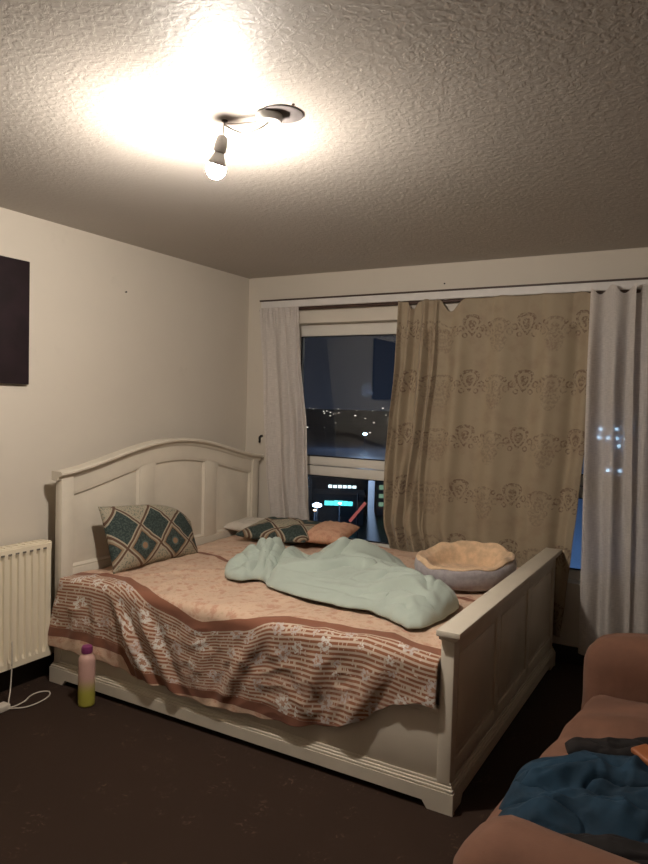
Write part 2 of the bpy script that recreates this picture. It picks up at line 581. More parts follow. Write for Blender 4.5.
# ================================================================== CURTAINS
def left_sheer():
    def fn(a, t):          # a across, t from top down
        z = lerp(2.165, .22, t)
        x0 = interp([(0, .145), (.3, .20), (.6, .235), (.85, .30), (1, .31)], t)
        x1 = interp([(0, .475), (.15, .50), (.45, .575), (.7, .60), (.85, .635), (1, .64)], t)
        fold = .026 * math.sin(2 * PI * (a ** 1.5 * 3.1 + .10 * math.sin(t * 4) + .1)) * ss(0, .12, t) + .005 * math.sin(2 * PI * (a * 6 + t)) + .012 * gau(a, .62, .03) * ss(.1, .3, t)
        fold += .008 * nz(a * 7, t * 6, 1)
        y = -.062 - fold * (.35 + .65 * ss(0, .5, t)) * .9
        pinch = .012 * math.sin(2 * PI * a * 11) * (1 - ss(0, .10, t))
        return (lerp(x0, x1, a) + .008 * math.sin(2 * PI * a * 4 + t * 3), y + pinch * .6, z, a * .9, -t * 1.95)
    return grid('curtain', 120, 90, fn, M_sheer)
tag(left_sheer(), 'pale grey voile curtain bunched at the left end of the window beside the headboard', 'curtain')

def brown():
    def fn(a, t):
        z = lerp(2.17, .16, t)
        L = interp([(0, 1.235), (.2, 1.235), (.4, 1.21), (.6, 1.185), (.72, 1.185), (.80, 1.23), (.86, 1.33), (1, 1.40)], t)
        R = interp([(0, 2.455), (.2, 2.45), (.4, 2.43), (.6, 2.40), (.75, 2.375), (.9, 2.35), (1, 2.33)], t)
        # the gathered part (first 30% of cloth) takes only the first 16% of width
        w = interp([(0, 0), (.38, .225), (1, 1)], a)
        g = 1 - ss(.34, .42, a)
        x = lerp(L, R, w)
        fold = g * (.030 * math.sin(2 * PI * (a * 9.2 + .2 * math.sin(t * 4))) + .012 * math.sin(2 * PI * (a * 17 + t)))
        fold += (1 - g) * (.025 * math.sin(2 * PI * (a * 6.3 + .06 * math.sin(t * 4))) + .006 * math.sin(2 * PI * (a * 13.4 + .5)))
        fold += .010 * nz(a * 6, t * 4, 5) + (1 - g) * .010 * nz(a * 4, t * 9, 11) * ss(.5, 1, t)
        # crumpled pouch on the left edge near the sill
        pouch = gau(a, .12, .16) * gau(t, .74, .10)
        fold += pouch * (.02 + .014 * nz(a * 30, t * 26, 2))
        fold += g * .010 * abs(nz(a * 16 + t * 3, t * 12, 8)) * ss(.1, .3, t)
        zs = 0.0
        if t < .2:
            k = (1 - ss(0, .14, t))
            for c, d, wd in ((.46, .075, .045), (.15, .055, .03), (.985, .02, .03)):
                zs -= d * gau(a, c, wd) * k
            zs -= .008 * abs(math.sin(a * 24)) * k
        y = -.050 - fold * (.5 + .5 * ss(0, .25, t))
        y = max(min(y, -.012), -.105)
        y = lerp(y, max(y, -.062), ss(2.02, 2.18, x) * ss(.5, .7, t))
        if t < .1: y = min(y, -.045)
        x += g * .010 * math.sin(t * 9 + a * 20) * ss(.1, .4, t)
        return (x, y, z + zs, w * 1.32 + g * a * .4, -t * 2.02)
    return grid('curtain', 260, 150, fn, M_damask, thick=.003)
tag(brown(), 'tan brown damask patterned curtain hanging in the middle of the window', 'curtain')

def right_sheer(x0t, x1t, x0b, x1b, nf, ph, seed, zb=.10, yo=-.085):
    def fn(a, t):
        z = lerp(2.19, zb, t)
        x = lerp(lerp(x0t, x0b, ss(0, 1, t)), lerp(x1t, x1b, ss(0, 1, t)), a)
        fold = .034 * math.sin(2 * PI * (a * nf + ph + .07 * math.sin(t * 4))) + .005 * math.sin(2 * PI * (a * nf * 1.7 + t * .6)) + .014 * nz(a * 3 + seed, t * 2, 4)
        fold += .008 * nz(a * 6 + seed, t * 5, 1)
        k = 1 - ss(0, .14, t)
        zs = -.05 * k * (.5 - .5 * math.cos(2 * PI * (a * nf + ph))) 
        return (x, yo - fold * (.35 + .65 * ss(0, .3, t)), z + zs, a * .8 + seed, -t * 2.05)
    return grid('curtain', 110, 80, fn, M_sheer)
tag(right_sheer(2.425, 2.66, 2.44, 2.70, 1.9, .1, 0, yo=-.092), 'grey voile curtain directly right of the brown damask curtain, city lights behind it', 'curtain')
tag(right_sheer(2.61, 3.15, 2.66, 3.1, 3.0, .55, 3, yo=-.048), 'grey voile curtain furthest right, cut by the right edge of the photo', 'curtain')

# ================================================================== BED (local frame: u along the length from the headboard, v towards the window)
BX, BY, BA = .1256, -1.8108, -.0095
L, W = 2.142, 1.735
bed = empty('bed', (BX, BY, 0), BA, 'large cream painted wooden bed with arched panelled headboard and panelled footboard', 'bed')

def arch(v):
    t = max(0, min(1, (v + .02) / (W + .04)))
    return 1.085 + .145 * math.sin(PI * t) ** 1.55
def arch_poly(v0, v1, off, n=40):
    return [(lerp(v0, v1, i / n), arch(lerp(v0, v1, i / n)) - off) for i in range(n + 1)]
hb = MB()                       # headboard slab behind the panels
hb.prism([(0, .10)] + [(W, .10)] + arch_poly(W, 0, .02), 'x', -.012, .008)
head = hb.build('headboard', M_bed, bed)
for v0 in (0, W - .075):        # posts
    MB().box((-.014, v0, 0), (.036, v0 + .075, 1.075), .006).build('post', M_bed, head, auto=35)
# frame in front of the slab: stiles, bottom rail, arched top rail
for v0 in (.575, 1.165):
    s_ = MB(); z1 = arch(v0 + .04) - .10
    s_.box((.006, v0 - .01, .56), (.024, v0 + .105, z1 + .02), .004); s_.build('stile', M_bed, head, auto=35)
s_ = MB(); s_.box((.006, .07, .30), (.026, W - .07, .585), .004); s_.build('bottom_rail', M_bed, head, auto=35)
tr_ = MB()
up_ = arch_poly(.07, W - .07, .022); dn_ = [(v, z - .085) for v, z in up_]
tr_.prism(up_ + dn_[::-1], 'x', .006, .026); tr_.build('top_rail', M_bed, head)
# raised fields inside each panel with a bevelled edge
for v0, v1 in ((.075, .565), (.68, 1.155), (1.27, W - .075)):
    def ring(ins, x):
        a, b = v0 + ins, v1 - ins
        n = 14
        pts = [(x, a, .585 + ins), (x, b, .585 + ins)]
        pts += [(x, lerp(b, a, i / n), arch(lerp(b, a, i / n)) - .107 - ins) for i in range(n + 1)]
        return pts
    pm = MB(); R0 = [[pm.bm.verts.new(p) for p in ring(i_, x_)] for i_, x_ in ((.0, .022), (.010, .024), (.022, .010), (.034, .010), (.060, .018))]
    for A, B in zip(R0, R0[1:]):
        n = len(A)
        for k in range(n): pm.bm.faces.new((A[k], A[(k + 1) % n], B[(k + 1) % n], B[k]))
    pm.bm.faces.new(R0[-1])
    pm.build('raised_panel', M_bed, head, auto=25)
# crown moulding swept along the arch
cm = MB()
prof = [(-.016, -.028), (.030, -.028), (.036, -.020), (.038, -.010), (.052, -.004), (.060, .002), (.062, .012), (.056, .020), (-.016, .020)]
rings = []
N = 64
for i in range(N + 1):
    v = lerp(-.024, W + .024, i / N); z = arch(v) + 0.0
    rings.append([cm.bm.verts.new((a, v, z + b)) for a, b in prof])
for A, B in zip(rings, rings[1:]):
    n = len(A)
    for k in range(n): cm.bm.faces.new((A[k], A[(k + 1) % n], B[(k + 1) % n], B[k]))
cm.bm.faces.new(rings[0][::-1]); cm.bm.faces.new(rings[-1])
cm.build('crown_moulding', M_bed, head, auto=40)

# footboard
ft = MB(); ft.box((L - .038, .02, .10), (L + .002, W - .02, .645), .002)
foot = ft.build('footboard', M_bed, bed, auto=35)
for v0 in (0, W - .055):
    MB().box((L - .040, v0, .0), (L + .012, v0 + .055, .645), .004).build('post', M_bed, foot, auto=35)
MB().box((L - .052, -.028, .655), (L + .040, W + .022, .680), .005).box((L - .046, -.014, .640), (L + .026, W + .010, .657), .004).build('cap_rail', M_bed, foot, auto=35)
for v0 in (.56, 1.11):
    MB().box((L, v0, .13), (L + .010, v0 + .06, .645), .003).build('stile', M_bed, foot, auto=35)
MB().box((L, .04, .585), (L + .010, W - .04, .648), .003).build('top_rail', M_bed, foot, auto=35)
MB().box((L, .04, .115), (L + .010, W - .04, .175), .003).build('bottom_rail', M_bed, foot, auto=35)
for v0, v1 in ((.06, .555), (.625, 1.105), (1.175, W - .06)):
    MB().box((L, v0 + .018, .195), (L + .006, v1 - .018, .568), .005).build('raised_panel', M_bed, foot, auto=35)

def plinth(axis, a0, a1, face, sgn):
    """bracket-foot plinth board with a stepped moulding along its top"""
    mb = MB()
    ft_ = .10
    poly = [(a0, 0), (a0 + ft_, 0), (a0 + ft_ + .02, .028), (a1 - ft_ - .02, .028), (a1 - ft_, 0), (a1, 0), (a1, .078), (a0, .078)]
    lo, hi = sorted((face, face + sgn * .02))
    mb.prism(poly, axis, lo, hi)
    def bx(z0, z1, out):
        l, h = sorted((face, face + sgn * out))
        if axis == 'y': mb.box((a0 - out + .02, l, z0), (a1 + out - .02, h, z1), .003)
        else: mb.box((l, a0 - out + .02, z0), (h, a1 + out - .02, z1), .003)
    bx(.078, .090, .016); bx(.088, .100, .011); bx(.098, .112, .006)
    return mb
plinth('y', -.03, L + .030, .006, -1).build('side_plinth', M_bed, bed, auto=35)
plinth('y', -.03, L + .030, W - .006, 1).build('side_plinth', M_bed, bed, auto=35)
plinth('x', -.01, W + .01, L + .006, 1).build('foot_plinth', M_bed, bed, auto=35)
for v0 in (.006, W - .036):
    r = MB(); r.box((.03, v0, .09), (L - .03, v0 + .03, .375), .004)
    r.box((.03, v0 - (.003 if v0 < 1 else -.003), .355), (L - .03, v0 + (.030 if v0 < 1 else .033), .378), .003)
    r.build('side_rail', M_bed, bed, auto=35)
sl = MB()
for k in range(13):
    sl.box((.10 + k * .155, .04, .27), (.19 + k * .155, W - .04, .29))
sl.build('slats', M_bed, bed)

mt = MB(); mt.box((.05, .045, .292), (L - .055, W - .05, .548), .05, 4)
tag(mt.build('mattress', M_mattress, smooth=True, loc=(BX, BY, 0), rz=BA), 'thick mattress lying on the bed under the floral bedspread', 'mattress')

# ---- bedspread
SB = [(0.0, -.085), (.18, -.10), (.37, -.11), (.55, -.04), (.73, .035), (1.0, .095), (1.216, .045), (1.36, -.03), (1.525, -.07), (1.79, -.10), (2.07, -.055)]
LOW = [(0, .30), (.07, .30), (.23, .316), (.50, .295), (.58, .217), (.9, .193), (1.12, .212), (1.33, .216), (1.53, .20), (1.8, .225), (2.1, .215)]
HEM = [(0, .20), (.05, .20), (.23, .20), (.50, .185), (.62, .165), (.79, .163), (1.0, .138), (1.28, .150), (1.51, .172), (1.70, .215), (1.80, .27), (1.86, .315), (1.94, .365), (2.03, .385), (2.1, .39)]
ZT = .572; RR = .050
def path(s):
    """cross-section: s<0 on top, then a quarter round, then straight down; returns v, z"""
    v0 = .030
    if s <= 0: return v0 - s, ZT
    q = RR * PI / 2
    if s < q:
        a = s / RR
        return v0 - RR * math.sin(a), ZT - RR * (1 - math.cos(a))
    return v0 - RR, ZT - RR - (s - q)
SQ = RR * PI / 2
def s_at_z(z): return SQ + (ZT - RR - z)
def spread():
    NT_ = 120; NH = 130
    tot = 1.60
    def fn(a, b):
        u = lerp(.042, L - .043, a)
        sh = s_at_z(interp(HEM, u) + .004 * math.sin(u * 41) + .004 * nz(u * 14, 3, 3))
        if b < .45: s = -tot + tot * (b / .45)
        else: s = sh * ((b - .45) / .55)
        v, z = path(s)
        sb = interp(SB, u) + .006 * nz(u * 9, 0, 2); sl_ = s_at_z(interp(LOW, u))
        Vp = (s - sb) / (sl_ - sb) * .42 if s > sb else (s - sb)
        # soft unevenness on top
        top = 1 - ss(-.02, .06, s)
        z += top * (.012 * nz(u * 3, v * 3, 1) + .006 * nz(u * 9, v * 7, 4) + .010 * gau(v, .13, .14) * gau(u, .35, .4))
        z -= top * .022 * gau(u, .0, .12)
        z += top * (.007 * max(0, .25 - abs(nz(u * 5 + 1, v * 4, 9))) * 4 - .004)
        zc = .006 * gau(v - (.47 - .22 * u), 0, .012) * ss(.25, .4, u) * (1 - ss(.8, 1.0, u)); z += top * zc
        # hanging part: drape folds
        hang = ss(.03, .22, s)
        out = 0
        out += .004 * ss(.10, .40, s) 
        # big diagonal drapes
        for uc, sl2, wd, am in ((.47, .75, .032, .026), (.64, .62, .036, .024), (1.28, -.55, .04, .020), (.98, .1, .05, .012), (1.62, -.35, .05, .016), (1.86, -.5, .045, .020), (.18, .15, .05, .014), (.32, .05, .04, .012)):
            c = uc + sl2 * (s - .12)
            out += am * gau(u, c, wd) * hang
            out -= am * .45 * gau(u, c + wd * 1.6, wd) * hang
        out += .006 * math.sin(u * 22 + s * 3) * hang * ss(.1, .45, s)
        out += .009 * nz(u * 6, s * 6, 7) * hang + .005 * nz(u * 17, s * 13, 3) * hang
        out += .004 * (1 - 3 * abs(nz(u * 10 + s * 7, s * 9 - u * 4, 5))) * hang
        # the flap overlapping at the long fold near the pillow end
        out += .016 * ss(.50, .53, u - .35 * (s - .15)) * (1 - ss(.53, .85, u - .35 * (s - .15))) * hang
        out = out * (1 - .35 * ss(.25, .45, s))
        out = max(out, -.006)
        v -= out
        # left end wraps round the headboard post
        wrap = ss(.06, .30, s) * (1 - ss(.0, .30, u))
        u2 = u - .055 * wrap
        v -= .012 * wrap + .0
        if u > 1.78 and s > SQ:          # right-hand end tucks in behind the rail
            k = ss(1.78, 2.02, u) * ss(.16, .22, s)
            v += .0 * k
        return (u2, v, z, u, Vp)
    o = grid('bedspread', 300, 240, fn, M_spread, loc=(BX, BY, 0), rz=BA, thick=.004)
    return tag(o, 'brown and peach bedspread with printed stripes and flowers draped over the bed side', 'bedspread')
spread()

# ---- pillows and cushions
def pillow(name, w, h, t, m, mtx, label, cat, sag=.0, seed=0, nx=60, ny=40, uvo=(0, 0), squash=None, taper=0):
    verts = []; uvs = []; faces = []
    def surf(a, b, sgn):
        ea = (1 - abs(a) ** 3.0); eb = (1 - abs(b) ** 3.0)
        th = (max(0, ea * eb)) ** .55
        x = a * w / 2 * (1 - .05 * (1 - b * b) * abs(a) ** 2)
        y = b * h / 2 * (1 - .07 * (1 - a * a) * abs(b) ** 2)
        z = sgn * t / 2 * th * (1 + .18 * nz(a * 2.2 + seed, b * 2.0, sgn))
        z += .007 * nz(a * 6 + seed, b * 5, sgn * 3) * th
        if sgn < 0 and squash is not None: z *= squash
        if taper: y -= taper * h * ((a + 1) / 2) ** 5 * (b + 1) / 2
        return (x, y, z)
    idx = {}
    for sgn in (1, -1):
        for j in range(ny + 1):
            for i in range(nx + 1):
                a = -1 + 2 * i / nx; b = -1 + 2 * j / ny
                edge = i in (0, nx) or j in (0, ny)
                if sgn < 0 and edge: idx[(sgn, i, j)] = idx[(1, i, j)]; continue
                idx[(sgn, i, j)] = len(verts)
                verts.append(surf(a, b, sgn)); uvs.append((a * w / 2 + uvo[0], b * h / 2 + uvo[1]))
        for j in range(ny):
            for i in range(nx):
                q = [idx[(sgn, i, j)], idx[(sgn, i + 1, j)], idx[(sgn, i + 1, j + 1)], idx[(sgn, i, j + 1)]]
                faces.append(q if sgn > 0 else q[::-1])
    me = bpy.data.meshes.new(name); me.from_pydata(verts, [], faces)
    ul = me.uv_layers.new(name='UVMap')
    for p in me.polygons:
        for li in p.loop_indices: ul.data[li].uv = uvs[me.loops[li].vertex_index]
    o = finish(name, me, m, None, True)
    o.matrix_world = mtx
    return tag(o, label, cat)

def frame(origin, xdir, ydir):
    x = Vector(xdir).normalized(); y = Vector(ydir); y = (y - x * y.dot(x)).normalized(); z = x.cross(y)
    m = Matrix((x, y, z)).transposed().to_4x4(); m.translation = Vector(origin); return m
# leaning on the headboard
pillow('cushion', .70, .36, .13, M_cushion, frame((.325, -1.325, .735), (-.02, 1, -.035), (-.115, 0, .30)),
       'teal diamond patterned cushion leaning upright against the headboard', 'cushion', seed=1, uvo=(.140, .188), taper=.42)
pillow('cushion', .52, .42, .13, M_cushion, frame((.62, -.40, .640), (1, .06, .02), (-.06, .95, .08)),
       'teal and cream diamond cushion lying flat on the far side of the bed', 'cushion', seed=5, uvo=(.10, .02), squash=.7)
pillow('pillow', .29, .36, .12, M_peach, frame((.93, -.34, .650), (1, .1, .05), (-.1, .95, .10)),
       'peach floral pillow beside the flat diamond cushion under the window', 'pillow', seed=9, squash=.7)
pillow('pillow', .34, .30, .09, M_mattress, frame((.30, -.30, .622), (1, 0, 0), (0, .95, .05)),
       'pale flat pillow in the far corner of the bed against the headboard', 'pillow', seed=12, squash=.6)

# ---- duvet: a crumpled heap
NEAR = [(.86, -1.31), (.93, -1.41), (1.02, -1.41), (1.10, -1.34), (1.22, -1.44), (1.40, -1.50), (1.63, -1.53), (1.80, -1.52), (1.92, -1.57), (2.03, -1.63), (2.075, -1.52), (2.09, -1.30)]
FAR = [(.86, -1.29), (.84, -1.12), (.90, -.98), (1.02, -.88), (1.16, -.86), (1.26, -.70), (1.40, -.60), (1.52, -.62), (1.64, -.78), (1.74, -.95), (1.88, -1.07), (2.0, -1.13), (2.09, -1.25)]
near = catmull([Vector((*p, 0)) for p in NEAR], 12); far = catmull([Vector((*p, 0)) for p in FAR], 12)
def at(c, t):
    f = t * (len(c) - 1); i = min(int(f), len(c) - 2); return c[i].lerp(c[i + 1], f - i)
FOLDS = [
    ([(1.20, -1.33), (1.37, -1.30), (1.50, -1.19), (1.60, -1.19), (1.67, -1.09)], .026, .020),
    ([(1.66, -1.46), (1.76, -1.40), (1.88, -1.40), (2.04, -1.46)], .022, .016),
    ([(1.78, -1.06), (1.92, -1.22), (2.01, -1.42)], .012, .015),
    ([(1.88, -1.10), (1.97, -1.22), (2.02, -1.38)], .010, .012),
    ([(1.23, -.66), (1.37, -.74), (1.52, -.70)], .030, .020),
    ([(1.27, -.60), (1.33, -.66), (1.34, -.74)], .012, .010), ([(1.36, -.60), (1.40, -.68), (1.39, -.78)], .012, .010),
    ([(1.45, -.60), (1.48, -.70), (1.45, -.80)], .012, .010),
    ([(1.32, -1.40), (1.50, -1.42), (1.66, -1.44), (1.82, -1.46), (1.95, -1.54)], .016, .014),
    ([(1.40, -1.35), (1.60, -1.32), (1.80, -1.34)], -.012, .013),
    ([(.88, -1.22), (.98, -1.30)], .014, .010), ([(.92, -1.33), (1.04, -1.36)], .012, .010),
    ([(.86, -1.10), (.98, -1.20), (1.03, -1.30)], .018, .012), ([(.91, -1.03), (1.02, -1.14), (1.06, -1.26)], -.016, .012),
    ([(1.60, -.82), (1.70, -.98), (1.84, -1.08)], .026, .018),
    ([(1.14, -1.00), (1.28, -1.08), (1.36, -.92), (1.30, -.72)], .022, .020),
    ([(1.70, -1.30), (1.80, -1.22), (1.92, -1.26)], .016, .013),
    ([(1.10, -1.20), (1.24, -1.18), (1.40, -1.10), (1.52, -1.02)], -.016, .018),
    ([(1.50, -1.02), (1.58, -1.10), (1.74, -1.12)], .016, .014),
    ([(1.86, -1.50), (1.94, -1.50), (2.02, -1.58)], .014, .012), ([(1.74, -1.48), (1.80, -1.52)], .010, .010)]
FOLDS = [(catmull([Vector((*p, 0)) for p in P_], 6), d_, w_) for P_, d_, w_ in FOLDS]
def fold_at(x, y, pts, dep, w):
    best = 1e9; sd = 0; tt = 0; n = len(pts) - 1
    for i in range(n):
        ax, ay, bx_, by_ = pts[i].x, pts[i].y, pts[i + 1].x, pts[i + 1].y
        ex, ey = bx_ - ax, by_ - ay
        t = max(0, min(1, ((x - ax) * ex + (y - ay) * ey) / (ex * ex + ey * ey + 1e-12)))
        dx, dy = x - ax - t * ex, y - ay - t * ey
        d = dx * dx + dy * dy
        if d < best:
            best = d; sd = 1 if ex * dy - ey * dx > 0 else -1; tt = (i + t) / n
        if i == 0 and best > .09 and d > .25: return 0
    d = math.sqrt(best)
    if d > w * 6: return 0
    q = d / w * sd * (1 if dep > 0 else -1)
    f = -math.exp(-q * q) + .75 * math.exp(-((q - 1.7) / 1.25) ** 2)
    return abs(dep) * f * math.sin(PI * (.08 + .84 * tt)) 
def duvet():
    def ridge(x, y, k):
        q = 1 - abs(nz(x * k, y * k, k)) * 2.4
        return max(0, q) ** 2.2
    def fn(a, b):
        if b < 0: b = 0
        p = at(near, a).lerp(at(far, a), b)
        x, y = p.x, p.y
        # wobble
        e = max(0, 1 - abs(2 * b - 1) ** 2.4) ** (.75 if b < .5 else .6) * max(0, 1 - abs(2 * a - 1) ** 9) ** .5
        x += .010 * nz(a * 26, 1, 2) * (1 - b); y += (.014 * nz(a * 20, 4, 2) + .007 * nz(a * 55, 2, 2)) * (1 - b)
        h = .062
        h += .105 * gau(x, 1.36, .17) * gau(y, -.84, .15)          # the tall peak
        h += .075 * gau(x, .99, .15) * gau(y, -1.10, .14)          # left lobe
        h -= .040 * gau(x, 1.14, .07) * gau(y, -1.02, .16)
        h += .062 * gau(x, 1.92, .16) * gau(y, -1.28, .17)         # right mound
        h += .045 * gau(x, 1.62, .20) * gau(y, -1.15, .14)
        h += .030 * gau(x, 1.30, .18) * gau(y, -1.28, .10)
        h -= .03 * gau(x, 1.62, .08) * gau(y, -.85, .10)
        # long wrinkles along the heap
        wx = x + .35 * y; wy = y - .18 * x
        wb = .16 * nz(x * 4, y * 4, 1)
        h += .020 * (ridge(wx * .45, wy * 1.7 + wb, 3.1) - .35)
        h += .009 * (ridge(wx * .35 + 3, wy * 1.9 + wb, 6.0) - .3)
        h += .0025 * nz(x * 18, y * 18, 3)
        for pts, dep, w in FOLDS:
            h += fold_at(x, y, pts, dep, w)
        # radial folds of the left lobe
        r = math.hypot(x - 1.02, y + 1.22); an = math.atan2(y + 1.22, x - 1.02)
        h += .013 * math.sin(an * 11 + r * 14) * gau(r, .13, .09)
        # overlapping crease where the lobe tucks in
        dd = (x - 1.10) + .42 * (y + 1.2)
        h -= .045 * gau(dd, 0, .022) * (1 - ss(-1.0, -.85, y))
        dd2 = (y + 1.0) + .25 * (x - 1.4)
        h -= .030 * gau(dd2, 0, .025) * ss(1.30, 1.42, x) * (1 - ss(1.62, 1.74, x))
        z = .584 + max(.004, h) * e + .004
        # billow outwards over the rim
        bulge = .018 * math.sin(PI * min(1, e)) 
        y -= bulge * (1 - b) - bulge * b
        return (x, y, z, x, y)
    o = grid('duvet', 330, 170, fn, M_duvet)
    # closed underside
    s = o.modifiers.new('thickness', 'SOLIDIFY'); s.thickness = .012; s.offset = 1
    return tag(o, 'pale sage green duvet lying crumpled in a heap across the bed', 'duvet')
duvet()

# ---- dog bed
db = empty('pet_bed', (1.962, -.745, .590), -.35, 'grey oval pet bed with apricot fleece cushion on the bed beside the footboard', 'pet bed')
def rimh(t): return .098 + .048 * (.5 + .5 * math.cos(t - PI / 2)) + .005 * math.sin(5 * t) + .004 * math.sin(9 * t + 1)
def oval_shell():
    mb = MB(); N = 72
    A, B = .255, .27
    def h(t): return rimh(t)
    prof = []
    rings = []
    for k in range(N):
        t = 2 * PI * k / N; H_ = h(t); c, s_ = math.cos(t), math.sin(t)
        ring = []
        for f, zf in ((.30, 0), (.86, 0), (.93, .10), (.98, .35), (1.0, .65), (.99, .88), (.95, .99), (.90, 1.0), (.86, .93), (.80, .6), (.74, .3), (.6, .10), (.2, .10)):
            ring.append(mb.bm.verts.new((A * f * c, B * f * s_, zf * H_)))
        rings.append(ring)
    for k in range(N):
        P, Q = rings[k], rings[(k + 1) % N]
        for j in range(len(P) - 1): mb.bm.faces.new((P[j], Q[j], Q[j + 1], P[j + 1]))
    mb.bm.faces.new([r[0] for r in rings][::-1]); mb.bm.faces.new([r[-1] for r in rings])
    return mb
oval_shell().build('outer_shell', M_felt, db, smooth=True)
def fleece(a, b):
    t = 2 * PI * a; A, B = .255, .27
    H_ = rimh(t)
    # b from rim (0) to centre (1)
    f = interp([(0, .945), (.10, .965), (.22, .90), (.38, .79), (.55, .68), (.75, .45), (1, 0)], b)
    z = interp([(0, .93), (.10, 1.02), (.22, 1.10), (.38, .92)], b) * H_ if b < .38 else lerp(.92 * H_, .045, ss(.38, .62, b))
    z += .006 * nz(math.cos(t) * 3 + b * 3, math.sin(t) * 3, 2)
    z += .007 * nz(math.cos(t) * 5, math.sin(t) * 5, b * 5) * (1 - b) + .012 * ss(.0, .3, b) * max(0, math.sin(t * 3 + 1)) * gau(b, .3, .2)
    return (A * f * math.cos(t), B * f * math.sin(t), z, t, b)
grid('fleece_lining', 90, 30, fleece, M_fleece, db)

# ================================================================== RADIATOR
rad = empty('radiator', (0, -1.835, 0), 0, 'cream ribbed panel radiator on the left wall beside the bed', 'radiator')
LEN = 1.15
def rad_front():
    mb = MB(); z0, z1 = .142, .742
    xs = []
    n = int(LEN / .04)
    prof = []
    for k in range(n):
        y = -.02 - k * .04
        prof += [(y, 0.0), (y - .012, 0.0), (y - .016, -.012), (y - .030, -.012), (y - .034, 0.0)]
    prof = [(0, -.006), (-.004, 0.0)] + prof + [(-LEN, 0.0)]
    rows = [(z0, -.012), (z0 + .006, 0), (z0 + .035, 0), (z0 + .055, 1), (z1 - .055, 1), (z1 - .035, 0), (z1 - .006, 0), (z1, -.012)]
    R_ = []
    for z, f in rows:
        R_.append([mb.bm.verts.new((.118 + (d * f if f == 1 else (d * .0 + (f if f < 0 else 0))), y, z)) for y, d in prof])
    for A, B in zip(R_, R_[1:]):
        for k in range(len(A) - 1): mb.bm.faces.new((A[k], A[k + 1], B[k + 1], B[k]))
    return mb
fp = rad_front().build('front_panel', M_rad, rad, auto=30)
s = fp.modifiers.new('thickness', 'SOLIDIFY'); s.thickness = .002; s.offset = -1
for k in range(int(LEN / .04)):
    y = -.042 - k * .04
    MB().box((.1150, y - .010, .708), (.1196, y + .010, .717), .001).build('slot', M_slot, fp)
MB().box((.035, -LEN, .150), (.050, -.004, .735), .003).build('rear_panel', M_rad, rad, auto=35)
tg = MB(); tg.box((.034, -LEN, .738), (.112, -.002, .744), .002)
for k in range(30): tg.box((.045, -.035 - k * .037, .742), (.100, -.022 - k * .037, .7465))
tg.build('top_grille', M_rad, rad, auto=35)
MB().box((.040, -.004, .160), (.112, .002, .744), .002).build('side_panel', M_rad, rad, auto=35)
MB().box((.001, -.20, .22), (.036, -.17, .66), .002).build('bracket', M_metal, rad, auto=35)
MB().tube([(.075, -.90, .15), (.075, -.90, .04), (.075, -.90, .0)], .008, 10).build('pipe', M_rad, rad, smooth=True)

# ================================================================== WALL PICTURE, HOOK, NAILS
MB_ = MB(); MB_.box((.0, -2.62, 1.545), (.028, -1.912, 2.162), .002)
tag(MB_.build('picture', M_canvas, auto=35), 'dark aubergine canvas hanging on the left wall, cut by the photo edge', 'picture')
hk = MB()
hk.tube([(.147, 0, 1.235), (.147, -.018, 1.235), (.145, -.03, 1.222), (.150, -.034, 1.205), (.146, -.03, 1.188)], .008, 8, smooth=5)
hk.lathe([(.0085, 0), (.0085, -.004)], (.147, 0, 1.235), 16, 'y')
tag(hk.build('wall_hook', M_black, smooth=True), 'small black hook on the wall between headboard and left curtain', 'hook')
for (p, ax, lab) in (((.0, -1.24, 2.114), 'x', 'tiny dark nail in the left wall right of the canvas'), ((1.53, 0, 2.27), 'y', 'tiny dark nail above the curtain track')):
    k = MB(); sg = 1 if ax == 'x' else -1
    k.lathe([(.002, 0), (.002, sg * .010), (.005, sg * .011), (.005, sg * .013)], p, 10, ax)
    tag(k.build('nail', M_black), lab, 'nail')

# ================================================================== CEILING LAMP
lamp = empty('ceiling_lamp', (1.63, -2.43, H), 0, 'bare glowing light bulb hanging from the textured ceiling on a short flex', 'light')
def rel(p): return (p[0] - 1.63, p[1] + 2.43, p[2] - H)
cr = MB(); cr.lathe([(.068, 0), (.068, -.003), (.062, -.006)], rel((1.835, -2.375, H)), 40)
cr.build('base_plate', M_grey, lamp, auto=40)
cr = MB(); cr.lathe([(.042, -.004), (.042, -.020), (.036, -.028), (.012, -.030)], rel((1.800, -2.395, H)), 40)
cr.build('ceiling_rose', M_white, lamp, auto=40)
wr_ = MB()
wr_.tube([rel(p) for p in ((1.775, -2.40, 2.378), (1.72, -2.40, 2.382), (1.66, -2.41, 2.386), (1.637, -2.412, 2.390))], .0028, 8, smooth=6)
wr_.tube([rel(p) for p in ((1.80, -2.40, 2.370), (1.775, -2.41, 2.352), (1.72, -2.41, 2.345), (1.67, -2.41, 2.366), (1.637, -2.412, 2.384), (1.635, -2.413, 2.365), (1.6345, -2.415, 2.350))], .0028, 8, smooth=6)
wr_.build('flex', M_wire, lamp, smooth=True)
hkm = MB(); hkm.lathe([(.010, 0), (.010, -.004), (.003, -.006), (.003, -.014)], rel((1.637, -2.412, H)), 12)
hkm.build('ceiling_hook', M_metal, lamp, auto=40)
axis = Vector((-.034, .010, -.10)).normalized()
def tilted(prof, origin, name, m, seg=32):
    mb = MB(); mb.lathe(prof, (0, 0, 0), seg)
    o = mb.build(name, m, lamp, smooth=True)
    q = Vector((0, 0, -1)).rotation_difference(axis)
    o.rotation_mode = 'QUATERNION'; o.rotation_quaternion = q; o.location = rel(origin)
    return o
top = (1.635, -2.417, 2.352)
tilted([(.008, 0), (.017, -.006), (.019, -.020), (.021, -.032), (.021, -.050), (.018, -.054)], top, 'lampholder', M_white)
M_bulb = emis('glowing bulb glass', BULB_COLOR, BULB_STRENGTH)
